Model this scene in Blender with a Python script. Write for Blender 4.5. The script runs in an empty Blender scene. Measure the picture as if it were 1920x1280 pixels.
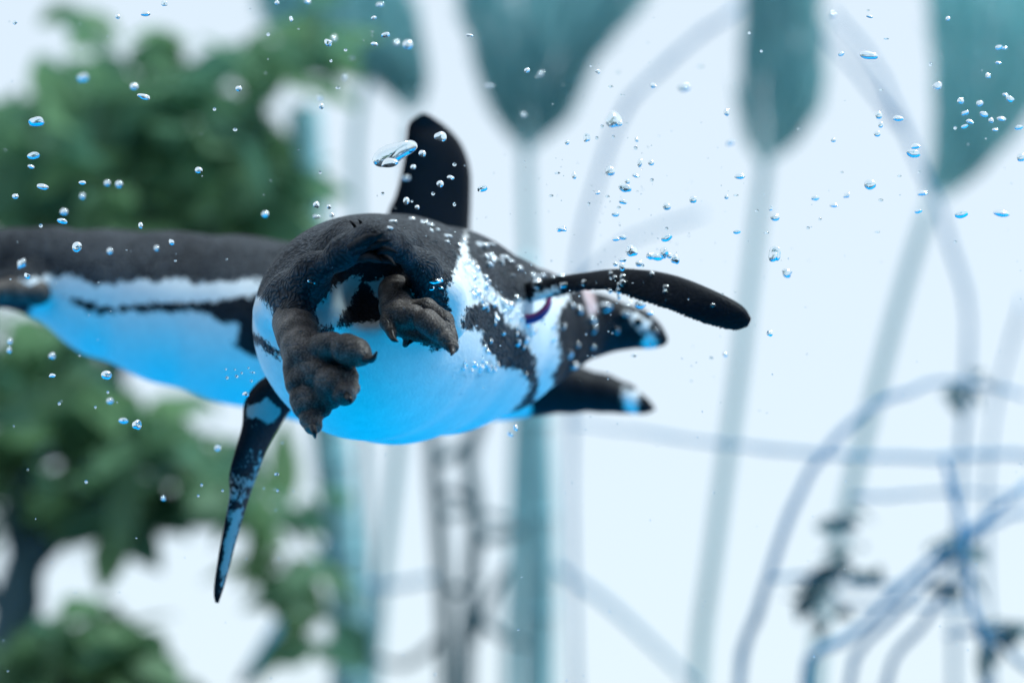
import bpy, math, random
import numpy as np
from mathutils import Vector, Euler
from mathutils.bvhtree import BVHTree

SC = bpy.context.scene
COL = SC.collection
R = math.radians
rng = np.random.default_rng(7)
random.seed(7)

# ------------------------------------------------------------------ camera
CAM = np.array([0.0, 0.0, 1.55])
PITCH = R(15)
LENS = 85.0
F = 1920 * LENS / 36.0
RT = np.array([1.0, 0, 0])
FW = np.array([0, math.cos(PITCH), math.sin(PITCH)])
UP = np.array([0, -math.sin(PITCH), math.cos(PITCH)])
cd = bpy.data.cameras.new('camera')
cam = bpy.data.objects.new('camera', cd)
COL.objects.link(cam)
cam.location = CAM
cam.rotation_euler = (R(90) + PITCH, 0, 0)
cd.lens = LENS
cd.sensor_width = 36
cd.clip_start = 0.02
cd.clip_end = 3000
cd.dof.use_dof = True
cd.dof.focus_distance = 2.13
cd.dof.aperture_fstop = 2.5
SC.camera = cam

# ------------------------------------------------------------------ sky, sun, exposure
SUN_EL, SUN_AZ = R(60), R(110)          # azimuth clockwise from +Y (the viewing direction)
w = bpy.data.worlds.new('World')
SC.world = w
w.use_nodes = True
nt = w.node_tree
nt.nodes.clear()
out = nt.nodes.new('ShaderNodeOutputWorld')
bg = nt.nodes.new('ShaderNodeBackground')
sky = nt.nodes.new('ShaderNodeTexSky')
sky.sky_type = 'NISHITA'
sky.sun_disc = False
sky.sun_elevation = SUN_EL
sky.sun_rotation = SUN_AZ
sky.dust_density = 3.0
sky.ozone_density = 2.0
mix = nt.nodes.new('ShaderNodeMix')
mix.data_type = 'RGBA'
mix.inputs['Factor'].default_value = 0.62           # an even, thin overcast drawn over the clear sky
mix.inputs['B'].default_value = (6.85, 7.8, 8.25, 1)
nt.links.new(sky.outputs[0], mix.inputs['A'])
nt.links.new(mix.outputs['Result'], bg.inputs['Color'])
bg.inputs['Strength'].default_value = 0.12
nt.links.new(bg.outputs[0], out.inputs[0])

sl = bpy.data.lights.new('sun', 'SUN')
sun = bpy.data.objects.new('sun', sl)
COL.objects.link(sun)
sl.energy = 2.5
sl.angle = R(14)
sl.color = (0.84, 0.98, 1.0)      # daylight after a metre or so of water
sd = Vector((math.sin(SUN_AZ) * math.cos(SUN_EL), math.cos(SUN_AZ) * math.cos(SUN_EL), math.sin(SUN_EL)))
sun.rotation_euler = sd.to_track_quat('Z', 'Y').to_euler()
sun.location = (2, -1, 6)

vs = SC.view_settings
vs.view_transform = 'Standard'
vs.look = 'None'
vs.exposure = 0.38
vs.gamma = 1.0
vs.use_curve_mapping = False
SC.cycles.max_bounces = 10
SC.cycles.transmission_bounces = 10
SC.cycles.transparent_max_bounces = 16


# ------------------------------------------------------------------ helpers
def Q(px, py, d):
    """photo pixel + distance along the view axis -> camera space (right, up, forward)"""
    return np.array([d * (px - 960) / F, -d * (py - 640) / F, d])


def W(c):
    """camera space -> world"""
    c = np.asarray(c, float)
    return CAM + c[..., 0:1] * RT + c[..., 1:2] * UP + c[..., 2:3] * FW


def P(px, py, d):
    return W(Q(px, py, d))


def proj(c):
    return np.stack([960 + F * c[:, 0] / c[:, 2], 640 - F * c[:, 1] / c[:, 2]], 1)


def tag(o, label=None, cat=None, group=None, kind=None):
    if label: o['label'] = label
    if cat: o['category'] = cat
    if group: o['group'] = group
    if kind: o['kind'] = kind
    return o


def empty(name, loc):
    o = bpy.data.objects.new(name, None)
    COL.objects.link(o)
    o.location = tuple(loc)
    o.empty_display_size = 0.05
    return o


def mesh_obj(name, verts, faces, mats, parent=None, smooth=True, attrs=None, matidx=None):
    verts = np.asarray(verts, float)
    if parent is not None:
        verts = verts - np.array(parent.matrix_world.translation if parent.parent is None and parent.type != 'EMPTY'
                                 else root_loc(parent))
    me = bpy.data.meshes.new(name)
    me.from_pydata(verts.tolist(), [], faces if isinstance(faces, list) else faces.tolist())
    for m in (mats if isinstance(mats, (list, tuple)) else [mats]):
        me.materials.append(m)
    if smooth:
        me.polygons.foreach_set('use_smooth', np.ones(len(me.polygons), bool))
    if matidx is not None:
        me.polygons.foreach_set('material_index', np.asarray(matidx, np.int32))
    for k, v in (attrs or {}).items():
        a = me.attributes.new(k, 'FLOAT', 'POINT')
        a.data.foreach_set('value', np.asarray(v, np.float32))
    me.update()
    o = bpy.data.objects.new(name, me)
    COL.objects.link(o)
    if parent is not None:
        o.parent = parent
    return o


def root_loc(o):
    p = np.zeros(3)
    while o is not None:
        p = p + np.array(o.location)
        o = o.parent
    return p


def catmull(pts, n):
    pts = np.asarray(pts, float)
    if len(pts) < 3:
        t = np.linspace(0, 1, n)[:, None]
        return pts[0] * (1 - t) + pts[-1] * t
    p = np.vstack([2 * pts[0] - pts[1], pts, 2 * pts[-1] - pts[-2]])
    u = np.linspace(0, len(pts) - 1 - 1e-6, n)
    i = u.astype(int)
    t = (u - i)[:, None]
    a, b, c, d = p[i], p[i + 1], p[i + 2], p[i + 3]
    return 0.5 * (2 * b + (c - a) * t + (2 * a - 5 * b + 4 * c - d) * t ** 2 + (3 * b - a - 3 * c + d) * t ** 3)


def tube_geo(pts, radii, seg=8, n=None, wob=0.0):
    """tapered round tube along a smooth line (world coords)"""
    pts = np.asarray(pts, float)
    n = n or max(2, 4 * (len(pts) - 1) + 1)
    c = catmull(pts, n)
    rr = np.interp(np.linspace(0, 1, n), np.linspace(0, 1, len(radii)), radii)
    if wob:
        c = c + rng.normal(0, wob, c.shape)
        rr = rr * (1 + rng.normal(0, .08, n))
    tg = np.gradient(c, axis=0)
    tg /= np.linalg.norm(tg, axis=1, keepdims=True) + 1e-12
    ref = np.array([0.31, 0.87, 0.38])
    a = np.cross(tg, ref); a /= np.linalg.norm(a, axis=1, keepdims=True) + 1e-12
    b = np.cross(tg, a)
    th = np.linspace(0, 2 * np.pi, seg, endpoint=False)
    v = (c[:, None] + rr[:, None, None] * (np.cos(th)[None, :, None] * a[:, None] + np.sin(th)[None, :, None] * b[:, None])).reshape(-1, 3)
    f = []
    for i in range(n - 1):
        for j in range(seg):
            k = (j + 1) % seg
            f.append([i * seg + j, i * seg + k, (i + 1) * seg + k, (i + 1) * seg + j])
    f.append(list(range(seg))[::-1])
    f.append([(n - 1) * seg + j for j in range(seg)])
    return v, f


def join(*geos):
    V, Fc, o = [], [], 0
    for v, f in geos:
        V.append(np.asarray(v)); Fc += [[i + o for i in q] for q in f]; o += len(v)
    return np.vstack(V), Fc


def box_geo(x0, x1, y0, y1, z0, z1):
    v = np.array([[x, y, z] for z in (z0, z1) for y in (y0, y1) for x in (x0, x1)], float)
    return v, [[0, 2, 3, 1], [4, 5, 7, 6], [0, 1, 5, 4], [2, 6, 7, 3], [0, 4, 6, 2], [1, 3, 7, 5]]


# ------------------------------------------------------------------ materials
def new_mat(name):
    m = bpy.data.materials.new(name)
    m.use_nodes = True
    t = m.node_tree
    b = t.nodes['Principled BSDF']
    return m, t, b


def noise(t, scale, detail=3, rough=.55, vec=None):
    n = t.nodes.new('ShaderNodeTexNoise')
    n.inputs['Scale'].default_value = scale
    n.inputs['Detail'].default_value = detail
    n.inputs['Roughness'].default_value = rough
    if vec: t.links.new(vec, n.inputs['Vector'])
    return n


def ramp(t, fac, stops):
    r = t.nodes.new('ShaderNodeValToRGB')
    e = r.color_ramp.elements
    while len(e) < len(stops): e.new(.5)
    for k, (p, c) in zip(e, stops):
        k.position = p
        k.color = (*c, 1) if len(c) == 3 else c
    t.links.new(fac, r.inputs[0])
    return r


def math_node(t, op, a, b=None, clamp=False):
    n = t.nodes.new('ShaderNodeMath'); n.operation = op; n.use_clamp = clamp
    for i, x in enumerate((a, b)):
        if x is None: continue
        if isinstance(x, (int, float)): n.inputs[i].default_value = x
        else: t.links.new(x, n.inputs[i])
    return n.outputs[0]


def mixc(t, fac, a, b):
    m = t.nodes.new('ShaderNodeMix'); m.data_type = 'RGBA'
    if isinstance(fac, (int, float)): m.inputs['Factor'].default_value = fac
    else: t.links.new(fac, m.inputs['Factor'])
    for k, x in (('A', a), ('B', b)):
        if isinstance(x, tuple): m.inputs[k].default_value = (*x, 1)
        else: t.links.new(x, m.inputs[k])
    return m.outputs['Result']


def simple(name, c1, c2, scale=20, rough=.7, bump=.2, spec=.3, stretch=None):
    m, t, b = new_mat(name)
    tc = t.nodes.new('ShaderNodeTexCoord')
    vec = tc.outputs['Object']
    if stretch:
        mp = t.nodes.new('ShaderNodeMapping'); mp.inputs['Scale'].default_value = stretch
        t.links.new(vec, mp.inputs['Vector']); vec = mp.outputs[0]
    n = noise(t, scale, 4, .6, vec)
    r = ramp(t, n.outputs['Fac'], [(.3, c1), (.7, c2)])
    t.links.new(r.outputs[0], b.inputs['Base Color'])
    b.inputs['Roughness'].default_value = rough
    b.inputs['Specular IOR Level'].default_value = spec
    if bump:
        bp = t.nodes.new('ShaderNodeBump'); bp.inputs['Strength'].default_value = bump
        bp.inputs['Distance'].default_value = .01
        t.links.new(n.outputs['Fac'], bp.inputs['Height'])
        t.links.new(bp.outputs[0], b.inputs['Normal'])
    return m


def plumage():
    m, t, b = new_mat('penguin_plumage')
    tc = t.nodes.new('ShaderNodeTexCoord'); ob = tc.outputs['Object']

    def attr(n):
        a = t.nodes.new('ShaderNodeAttribute'); a.attribute_name = n
        return a.outputs['Fac']
    fine = noise(t, 240, 3, .6, ob)
    big = noise(t, 62, 3, .6, ob)
    p = math_node(t, 'ADD', attr('pat'), math_node(t, 'MULTIPLY', math_node(t, 'SUBTRACT', fine.outputs['Fac'], .5), 2.6))
    mid_ = noise(t, 95, 4, .65, ob)
    p = math_node(t, 'ADD', p, math_node(t, 'MULTIPLY', math_node(t, 'SUBTRACT', mid_.outputs['Fac'], .5), 3.2))
    p = math_node(t, 'ADD', p, math_node(t, 'MULTIPLY', math_node(t, 'MULTIPLY', math_node(t, 'SUBTRACT', big.outputs['Fac'], .5), 4.0), attr('amp')))
    dark = math_node(t, 'ADD', math_node(t, 'MULTIPLY', p, 1.6), .5, True)
    # scale-like contour feathers
    vor = t.nodes.new('ShaderNodeTexVoronoi'); vor.inputs['Scale'].default_value = 290
    wrp = noise(t, 40, 2, .5, ob)
    va = t.nodes.new('ShaderNodeVectorMath'); va.operation = 'MULTIPLY_ADD'
    t.links.new(wrp.outputs['Color'], va.inputs[0]); va.inputs[1].default_value = (.02, .02, .02); t.links.new(ob, va.inputs[2])
    mp = t.nodes.new('ShaderNodeMapping'); mp.inputs['Scale'].default_value = (1.0, .55, 1.2)
    t.links.new(va.outputs[0], mp.inputs['Vector']); t.links.new(mp.outputs[0], vor.inputs['Vector'])
    tone = noise(t, 16, 3, .6, ob)
    gcol = ramp(t, math_node(t, 'ADD', math_node(t, 'MULTIPLY', vor.outputs['Distance'], .55), math_node(t, 'MULTIPLY', tone.outputs['Fac'], .6)),
                [(.28, (.080, .092, .106)), (.50, (.042, .050, .060)), (.72, (.010, .013, .018))])
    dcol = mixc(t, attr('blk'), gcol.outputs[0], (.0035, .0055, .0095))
    wn = noise(t, 90, 4, .6, ob)
    wcol = ramp(t, wn.outputs['Fac'], [(.3, (.74, .77, .78)), (.7, (.84, .86, .86))])
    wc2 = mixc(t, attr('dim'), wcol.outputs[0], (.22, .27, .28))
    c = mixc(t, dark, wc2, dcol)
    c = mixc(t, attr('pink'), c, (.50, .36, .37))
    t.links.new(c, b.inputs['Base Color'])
    b.inputs['Roughness'].default_value = .55
    b.inputs['Specular IOR Level'].default_value = .12
    hgt = math_node(t, 'ADD', math_node(t, 'MULTIPLY', vor.outputs['Distance'], math_node(t, 'ADD', math_node(t, 'MULTIPLY', math_node(t, 'MULTIPLY', dark, math_node(t, 'SUBTRACT', 1.0, attr('blk'))), .8), .06)), math_node(t, 'MULTIPLY', fine.outputs['Fac'], .15))
    bp = t.nodes.new('ShaderNodeBump'); bp.inputs['Strength'].default_value = .9; bp.inputs['Distance'].default_value = .0028
    bp.invert = True
    t.links.new(hgt, bp.inputs['Height']); t.links.new(bp.outputs[0], b.inputs['Normal'])
    return m


def foot_skin():
    m, t, b = new_mat('penguin_foot_skin')
    tc = t.nodes.new('ShaderNodeTexCoord'); ob = tc.outputs['Object']
    n1 = noise(t, 55, 4, .6, ob)
    v = t.nodes.new('ShaderNodeTexVoronoi'); v.inputs['Scale'].default_value = 620
    t.links.new(ob, v.inputs['Vector'])
    n2 = noise(t, 170, 3, .6, ob)
    v2 = t.nodes.new('ShaderNodeTexVoronoi'); v2.feature = 'DISTANCE_TO_EDGE'; v2.inputs['Scale'].default_value = 60
    wv = t.nodes.new('ShaderNodeVectorMath'); wv.operation = 'MULTIPLY_ADD'
    t.links.new(n1.outputs['Color'], wv.inputs[0]); wv.inputs[1].default_value = (.012, .012, .012); t.links.new(ob, wv.inputs[2])
    t.links.new(wv.outputs[0], v2.inputs['Vector'])
    cr = math_node(t, 'MULTIPLY', v2.outputs['Distance'], 14.0, True)
    f = math_node(t, 'ADD', math_node(t, 'MULTIPLY', n1.outputs['Fac'], .72), math_node(t, 'MULTIPLY', v.outputs['Distance'], .35))
    r = ramp(t, f, [(.36, (.016, .015, .015)), (.52, (.052, .046, .043)), (.72, (.15, .132, .122))])
    t.links.new(r.outputs[0], b.inputs['Base Color'])
    b.inputs['Roughness'].default_value = .48
    b.inputs['Specular IOR Level'].default_value = .25
    bp = t.nodes.new('ShaderNodeBump'); bp.inputs['Strength'].default_value = .5; bp.inputs['Distance'].default_value = .0014
    t.links.new(math_node(t, 'ADD', math_node(t, 'ADD', math_node(t, 'MULTIPLY', v.outputs['Distance'], .4), math_node(t, 'MULTIPLY', n2.outputs['Fac'], .3)), math_node(t, 'MULTIPLY', cr, .7)), bp.inputs['Height'])
    t.links.new(bp.outputs[0], b.inputs['Normal'])
    return m


def bubble_mat():
    m, t, b = new_mat('air_in_water')
    t.nodes.remove(b)
    g = t.nodes.new('ShaderNodeBsdfGlass')
    g.inputs['IOR'].default_value = 1 / 1.33
    g.inputs['Roughness'].default_value = .0
    g.inputs['Color'].default_value = (.93, .98, 1, 1)
    t.links.new(g.outputs[0], t.nodes['Material Output'].inputs['Surface'])
    return m


def leaf_mat(name, c1, c2, tr=.35):
    m, t, b = new_mat(name)
    tc = t.nodes.new('ShaderNodeTexCoord')
    oi = t.nodes.new('ShaderNodeObjectInfo')
    n = noise(t, 9, 3, .6, tc.outputs['Object'])
    r = ramp(t, math_node(t, 'ADD', math_node(t, 'MULTIPLY', n.outputs['Fac'], .6), math_node(t, 'MULTIPLY', oi.outputs['Random'], .5)), [(.25, c1), (.8, c2)])
    t.links.new(r.outputs[0], b.inputs['Base Color'])
    b.inputs['Roughness'].default_value = .5
    b.inputs['Specular IOR Level'].default_value = .3
    tl = t.nodes.new('ShaderNodeBsdfTranslucent')
    t.links.new(r.outputs[0], tl.inputs['Color'])
    mx = t.nodes.new('ShaderNodeMixShader'); mx.inputs[0].default_value = tr
    t.links.new(b.outputs[0], mx.inputs[1]); t.links.new(tl.outputs[0], mx.inputs[2])
    t.links.new(mx.outputs[0], t.nodes['Material Output'].inputs['Surface'])
    return m


M_PLUM = plumage()
M_FOOT = foot_skin()
M_BUB = bubble_mat()
M_TAIL = simple('tail_quill', (.004, .005, .007), (.010, .011, .014), 90, .6, .2, .08)
M_CLAW = simple('claw_horn', (.006, .006, .008), (.018, .017, .018), 90, .35, .1, .4)
M_BAND = simple('band_plastic', (.20, .012, .10), (.26, .02, .14), 60, .35, .0, .5)
M_BAND2 = simple('band_edge', (.01, .03, .22), (.02, .05, .30), 60, .35, .0, .5)
M_EYE = simple('eye', (.004, .004, .005), (.01, .008, .008), 50, .1, 0, .6)
M_LEAF = leaf_mat('shrub_leaf', (.07, .20, .15), (.19, .36, .18), .55)  # leaf green lightened, part of the water's veil painted in
M_LEAF2 = leaf_mat('twig_leaf', (.10, .19, .22), (.18, .28, .30), .35)
M_PLUME = leaf_mat('plume_fibre', (.27, .55, .60), (.50, .84, .86), .6)  # pale teal stands in for water haze, put into the base colour
M_BARK = simple('bark', (.04, .09, .12), (.08, .16, .20), 30, .85, .5, .2, (1, 1, .2))
M_BAMB = simple('bamboo_stem', (.26, .57, .66), (.36, .68, .76), 14, .55, .15, .3, (1, 1, .15))  # stem paled toward teal, the veil of the water painted in
M_DTWIG = simple('dark_cane', (.07, .15, .19), (.13, .24, .28), 30, .75, .3, .2)
M_TWIG = simple('twig_bark', (.05, .28, .50), (.10, .38, .62), 30, .75, .3, .2)  # bark blued, water tint painted into its colour
M_POOL = simple('pool_paint', (.0005, .44, .84), (.0008, .50, .90), 3, .9, .05, .0)
M_GROUND = simple('paving', (.22, .22, .21), (.30, .30, .29), 6, .85, .2, .2)
M_BLOCKER = simple('sky_blocker_wall', (.018, .02, .024), (.028, .03, .034), 4, .8, .1, .2)
M_SOIL = simple('soil', (.03, .026, .02), (.07, .058, .045), 25, .95, .6, .1)
M_CONC = simple('concrete', (.26, .26, .25), (.36, .36, .35), 8, .85, .2, .2)

# ------------------------------------------------------------------ setting and an added sky-blocking hall (all of it lies below or behind the view)
FLOOR = CAM[2] - 0.42
o = mesh_obj('ground', *box_geo(-900, 900, -900, 900, -0.5, 0), M_GROUND); tag(o, kind='structure')
o = mesh_obj('pool_floor', *box_geo(-5.0, 5.0, 0.66, 3.55, FLOOR - .25, FLOOR), M_POOL); tag(o, kind='structure')
o = mesh_obj('pool_plinth', *box_geo(-5.1, 5.1, 0.66, 3.55, 0.002, FLOOR - .252), M_CONC); tag(o, kind='structure')
zb = FLOOR + .02
g = join(box_geo(-5.1, 5.1, .50, .655, 0.002, zb), box_geo(-5.1, -2.4, .50, .655, zb, 2.9), box_geo(2.4, 5.1, .50, .655, zb, 2.9), box_geo(-2.4, 2.4, .50, .655, 2.6, 2.9))
o = mesh_obj('pool_wall_front', *g, M_POOL, smooth=False); tag(o, kind='structure')
g = join(box_geo(-5.1, 5.1, -4.2, -4.0, 0.002, 2.9), box_geo(-5.3, -5.102, -4.2, .655, 0.002, 2.9), box_geo(5.102, 5.3, -4.2, .655, 0.002, 2.9),
         box_geo(-5.3, 5.3, -4.2, .655, 2.902, 3.02))
o = mesh_obj('sky_blocker_hall', *g, M_BLOCKER, smooth=False); tag(o, kind='structure')  # unseen dark hall, added to keep sky light off the camera side
PLZ = CAM[2] + 0.20
g = join(box_geo(-9, 9, 3.68, 3.80, 0.002, PLZ + .04), box_geo(-9, 9, 12.0, 12.15, 0.002, PLZ + .04))
o = mesh_obj('planter_wall', *g, M_CONC, smooth=False); tag(o, kind='structure')
o = mesh_obj('pool_wall_back', *box_geo(-5.1, 5.1, 3.56, 3.67, FLOOR - .2, PLZ + .06), M_POOL, smooth=False); tag(o, kind='structure')
o = mesh_obj('planter_soil', *box_geo(-9, 9, 3.802, 11.998, 0.002, PLZ), M_SOIL); tag(o, kind='structure')


# ------------------------------------------------------------------ implicit surfaces
def smin(a, b, k):
    h = np.maximum(k - np.abs(a - b), 0) / k
    return np.minimum(a, b) - h * h * k * .25


class Field:
    def __init__(s, lo, hi, h):
        s.lo = np.array(lo, np.float32); s.h = h
        n = np.ceil((np.array(hi) - lo) / h).astype(int) + 1
        s.n = n
        s.ax = [(s.lo[i] + np.arange(n[i]) * h).astype(np.float32) for i in range(3)]
        s.V = np.full(n, 1.0, np.float32)

    def _box(s, a, b, pad):
        sl = []
        for i in range(3):
            i0 = int(max(0, math.floor((min(a[i], b[i]) - pad - s.lo[i]) / s.h)))
            i1 = int(min(s.n[i], math.ceil((max(a[i], b[i]) + pad - s.lo[i]) / s.h) + 1))
            sl.append(slice(i0, max(i1, i0)))
        return tuple(sl)

    def cone(s, a, ra, b, rb, k, op='add', sq=None):
        a = np.asarray(a, np.float32); b = np.asarray(b, np.float32)
        bx = s._box(a, b, max(ra, rb) + 2.5 * k + 3 * s.h)
        X = s.ax[0][bx[0]][:, None, None]; Y = s.ax[1][bx[1]][None, :, None]; Z = s.ax[2][bx[2]][None, None, :]
        ab = b - a; l2 = float(ab @ ab) + 1e-12
        t = np.clip(((X - a[0]) * ab[0] + (Y - a[1]) * ab[1] + (Z - a[2]) * ab[2]) / l2, 0, 1)
        dx, dy, dz = X - a[0] - t * ab[0], Y - a[1] - t * ab[1], Z - a[2] - t * ab[2]
        if sq is not None:
            dx, dy, dz = dx / sq[0], dy / sq[1], dz / sq[2]
        d = np.sqrt(dx * dx + dy * dy + dz * dz) - (ra + (rb - ra) * t)
        if sq is not None: d = d * min(sq)
        v = s.V[bx]
        s.V[bx] = smin(v, d, k) if op == 'add' else -smin(-v, d, k)

    def chain(s, pts, k, **kw):
        """pts: (px, py, distance, radius in photo pixels)"""
        c = [(Q(*p[:3]), p[3] * p[2] / F) for p in pts]
        for (a, ra), (b, rb) in zip(c[:-1], c[1:]):
            s.cone(a, ra, b, rb, k, **kw)

    def mesh(s):
        V = s.V; n = s.n
        S = V < 0
        c = [S[i:n[0] - 1 + i, j:n[1] - 1 + j, k:n[2] - 1 + k] for i in (0, 1) for j in (0, 1) for k in (0, 1)]
        cnt = sum(x.astype(np.int8) for x in c)
        act = (cnt > 0) & (cnt < 8)
        I = np.argwhere(act)
        idx = np.full(act.shape, -1, np.int64); idx[act] = np.arange(len(I))
        corner = [(i, j, k) for i in (0, 1) for j in (0, 1) for k in (0, 1)]
        acc = np.zeros((len(I), 3)); num = np.zeros(len(I))
        val = {q: V[I[:, 0] + q[0], I[:, 1] + q[1], I[:, 2] + q[2]] for q in corner}
        for q in corner:
            for ax in range(3):
                if q[ax]: continue
                r_ = list(q); r_[ax] = 1; r_ = tuple(r_)
                a, b = val[q], val[r_]
                m = (a < 0) != (b < 0)
                t = np.where(m, a / np.where(m, a - b, 1), 0)
                p = np.tile(np.array(q, float), (len(I), 1)); p[:, ax] += t
                acc[m] += p[m]; num[m] += 1
        vert = s.lo + (I + acc / num[:, None]) * s.h
        quads = []
        for ax in range(3):
            sl0 = [slice(1, n[i] - 1) for i in range(3)]; sl1 = list(sl0)
            sl0[ax] = slice(0, n[ax] - 1); sl1[ax] = slice(1, n[ax])
            a, b = S[tuple(sl0)], S[tuple(sl1)]
            E = np.argwhere(a != b)
            if not len(E): continue
            flip = a[tuple(E.T)]
            off = np.ones(3, int); off[ax] = 0
            E = E + off
            u, v_ = (ax + 1) % 3, (ax + 2) % 3
            def cell(du, dv):
                c_ = E.copy(); c_[:, u] -= du; c_[:, v_] -= dv
                return idx[tuple(c_.T)]
            q = np.stack([cell(1, 1), cell(0, 1), cell(0, 0), cell(1, 0)], 1)
            q[~flip] = q[~flip][:, ::-1]
            quads.append(q)
        q = np.vstack(quads)
        return vert, q[(q >= 0).all(1)]


def polysd(pts, poly):
    """signed distance (positive inside) of 2-D points to a polygon"""
    poly = np.asarray(poly, float)
    if len(poly) > 8:
        poly = catmull(np.vstack([poly, poly[:1]]), len(poly) * 3)[:-1]
    d = np.full(len(pts), 1e9); ins = np.zeros(len(pts), bool)
    for a, b in zip(poly, np.roll(poly, -1, 0)):
        e = b - a; wv = pts - a
        t = np.clip(wv @ e / (e @ e + 1e-9), 0, 1)
        d = np.minimum(d, np.hypot(*(wv - t[:, None] * e).T))
        c = (a[1] > pts[:, 1]) != (b[1] > pts[:, 1])
        xi = (b[0] - a[0]) * (pts[:, 1] - a[1]) / (b[1] - a[1] + 1e-12) + a[0]
        ins ^= c & (pts[:, 0] < xi)
    return np.where(ins, d, -d)


def flipper(edgeA, edgeB, thick, n=90, m=10, serr=0.0):
    """paddle between two edges given as (px, py, distance); returns camera-space verts, faces, along, across"""
    A = catmull([Q(*p) for p in edgeA], n); B = catmull([Q(*p) for p in edgeB], n)
    mid = (A + B) / 2
    tg = np.gradient(mid, axis=0); ac = B - A
    nr = np.cross(tg, ac); nr /= np.linalg.norm(nr, axis=1, keepdims=True) + 1e-12
    if serr:
        j = rng.normal(0, serr, n) + serr * 1.2 * np.sin(np.arange(n) * 2.4)
        j[:n // 4] = 0
        B = B + (ac / (np.linalg.norm(ac, axis=1, keepdims=True) + 1e-9)) * j[:, None]
        ac = B - A
    V, al, acx = [], [], []
    u = np.linspace(0, 1, m)
    prof = np.sqrt(np.maximum(4 * u * (1 - u), 0)) * (1.15 - .5 * u)
    tt = np.interp(np.linspace(0, 1, n), np.linspace(0, 1, len(thick)), thick)
    ring = [(i, 1) for i in range(m)] + [(i, -1) for i in range(m - 2, 0, -1)]
    for s in range(n):
        for i, sg in ring:
            V.append(A[s] + ac[s] * u[i] + nr[s] * sg * prof[i] * tt[s] * .5)
            al.append(s / (n - 1)); acx.append(u[i])
    k = len(ring); f = []
    for s in range(n - 1):
        for i in range(k):
            j = (i + 1) % k
            f.append([s * k + i, s * k + j, (s + 1) * k + j, (s + 1) * k + i])
    f.append(list(range(k))[::-1]); f.append([(n - 1) * k + i for i in range(k)])
    return np.array(V), f, np.array(al), np.array(acx)


def assemble(name, parts, root):
    """parts: (camera-space verts, faces, attrs, material index) joined in one continuous-looking body"""
    V, Fc, mi, o = [], [], [], 0
    at = {k: [] for k in ('pat', 'amp', 'blk', 'pink', 'dim')}
    for v, f, a, m_ in parts:
        V.append(W(v)); f = f if isinstance(f, list) else f.tolist()
        Fc += [[i + o for i in q] for q in f]; o += len(v); mi += [m_] * len(f)
        for k in at: at[k].append(np.broadcast_to(a.get(k, 0.0), len(v)))
    return mesh_obj(name, np.vstack(V), Fc, [M_PLUM, M_FOOT], root, attrs={k: np.concatenate(x) for k, x in at.items()}, matidx=mi)


def bbox(pts, pad):
    c = np.array([Q(*p[:3]) for p in pts]); r_ = np.array([p[3] * p[2] / F for p in pts])[:, None]
    return (c - r_).min(0) - pad, (c + r_).max(0) + pad


def relax(v, q, it=2):
    q = np.asarray(q)
    e = np.vstack([q[:, [0, 1]], q[:, [1, 2]], q[:, [2, 3]], q[:, [3, 0]]])
    for _ in range(it):
        acc = np.zeros_like(v); n = np.zeros(len(v))
        for c in range(3):
            acc[:, c] = np.bincount(e[:, 0], v[e[:, 1], c], len(v)) + np.bincount(e[:, 1], v[e[:, 0], c], len(v))
        n = np.bincount(e[:, 0], minlength=len(v)) + np.bincount(e[:, 1], minlength=len(v))
        v = v * .5 + .5 * acc / np.maximum(n, 1)[:, None]
    return v


# ------------------------------------------------------------------ the nearer penguin
spine = [(672, 605, 2.25, 196), (690, 612, 2.28, 208), (740, 617, 2.36, 211), (832, 620, 2.44, 190), (915, 625, 2.50, 152), (985, 618, 2.55, 116),
         (1040, 612, 2.58, 86), (1100, 610, 2.61, 59), (1150, 611, 2.62, 43), (1195, 616, 2.62, 33), (1224, 629, 2.62, 20), (1243, 638, 2.62, 8)]
lo, hi = bbox(spine + [(690, 450, 2.0, 40), (500, 600, 2.05, 60)], .02)
fd = Field(lo, hi, .0026)
fd.chain(spine, .012)
# thighs, and the overhanging rim of back and tail feathers
fd.chain([(600, 555, 2.19, 66), (563, 612, 2.12, 50)], .02)
fd.chain([(790, 545, 2.20, 60), (770, 575, 2.15, 44)], .02)
fd.chain([(826, 560, 2.20, 46), (838, 612, 2.17, 30)], .02)
lipL = [(506, 585, 2.195, 26), (540, 556, 2.155, 30), (590, 512, 2.115, 27), (645, 474, 2.075, 19), (704, 446, 2.03, 7)]
lipR = [(704, 446, 2.03, 7), (744, 466, 2.075, 14), (790, 503, 2.12, 22), (828, 545, 2.16, 26), (848, 592, 2.185, 18)]
fd.chain(lipL, .026); fd.chain(lipR, .026)
fd.chain([(650, 445, 2.19, 26), (700, 446, 2.05, 8)], .03)
fd.chain([(760, 455, 2.19, 24), (706, 446, 2.05, 8)], .03)
fd.chain([(600, 575, 2.075, 26), (640, 535, 2.06, 26), (675, 500, 2.04, 20), (704, 472, 2.015, 12)], .006, op='sub')
fd.chain([(704, 472, 2.015, 12), (738, 508, 2.06, 22), (776, 550, 2.10, 24)], .006, op='sub')
fd.chain([(632, 575, 2.10, 42), (690, 545, 2.12, 50), (752, 562, 2.12, 36)], .015, op='sub')
fd.chain([(700, 500, 2.09, 36), (692, 555, 2.16, 50)], .015, op='sub')
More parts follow.
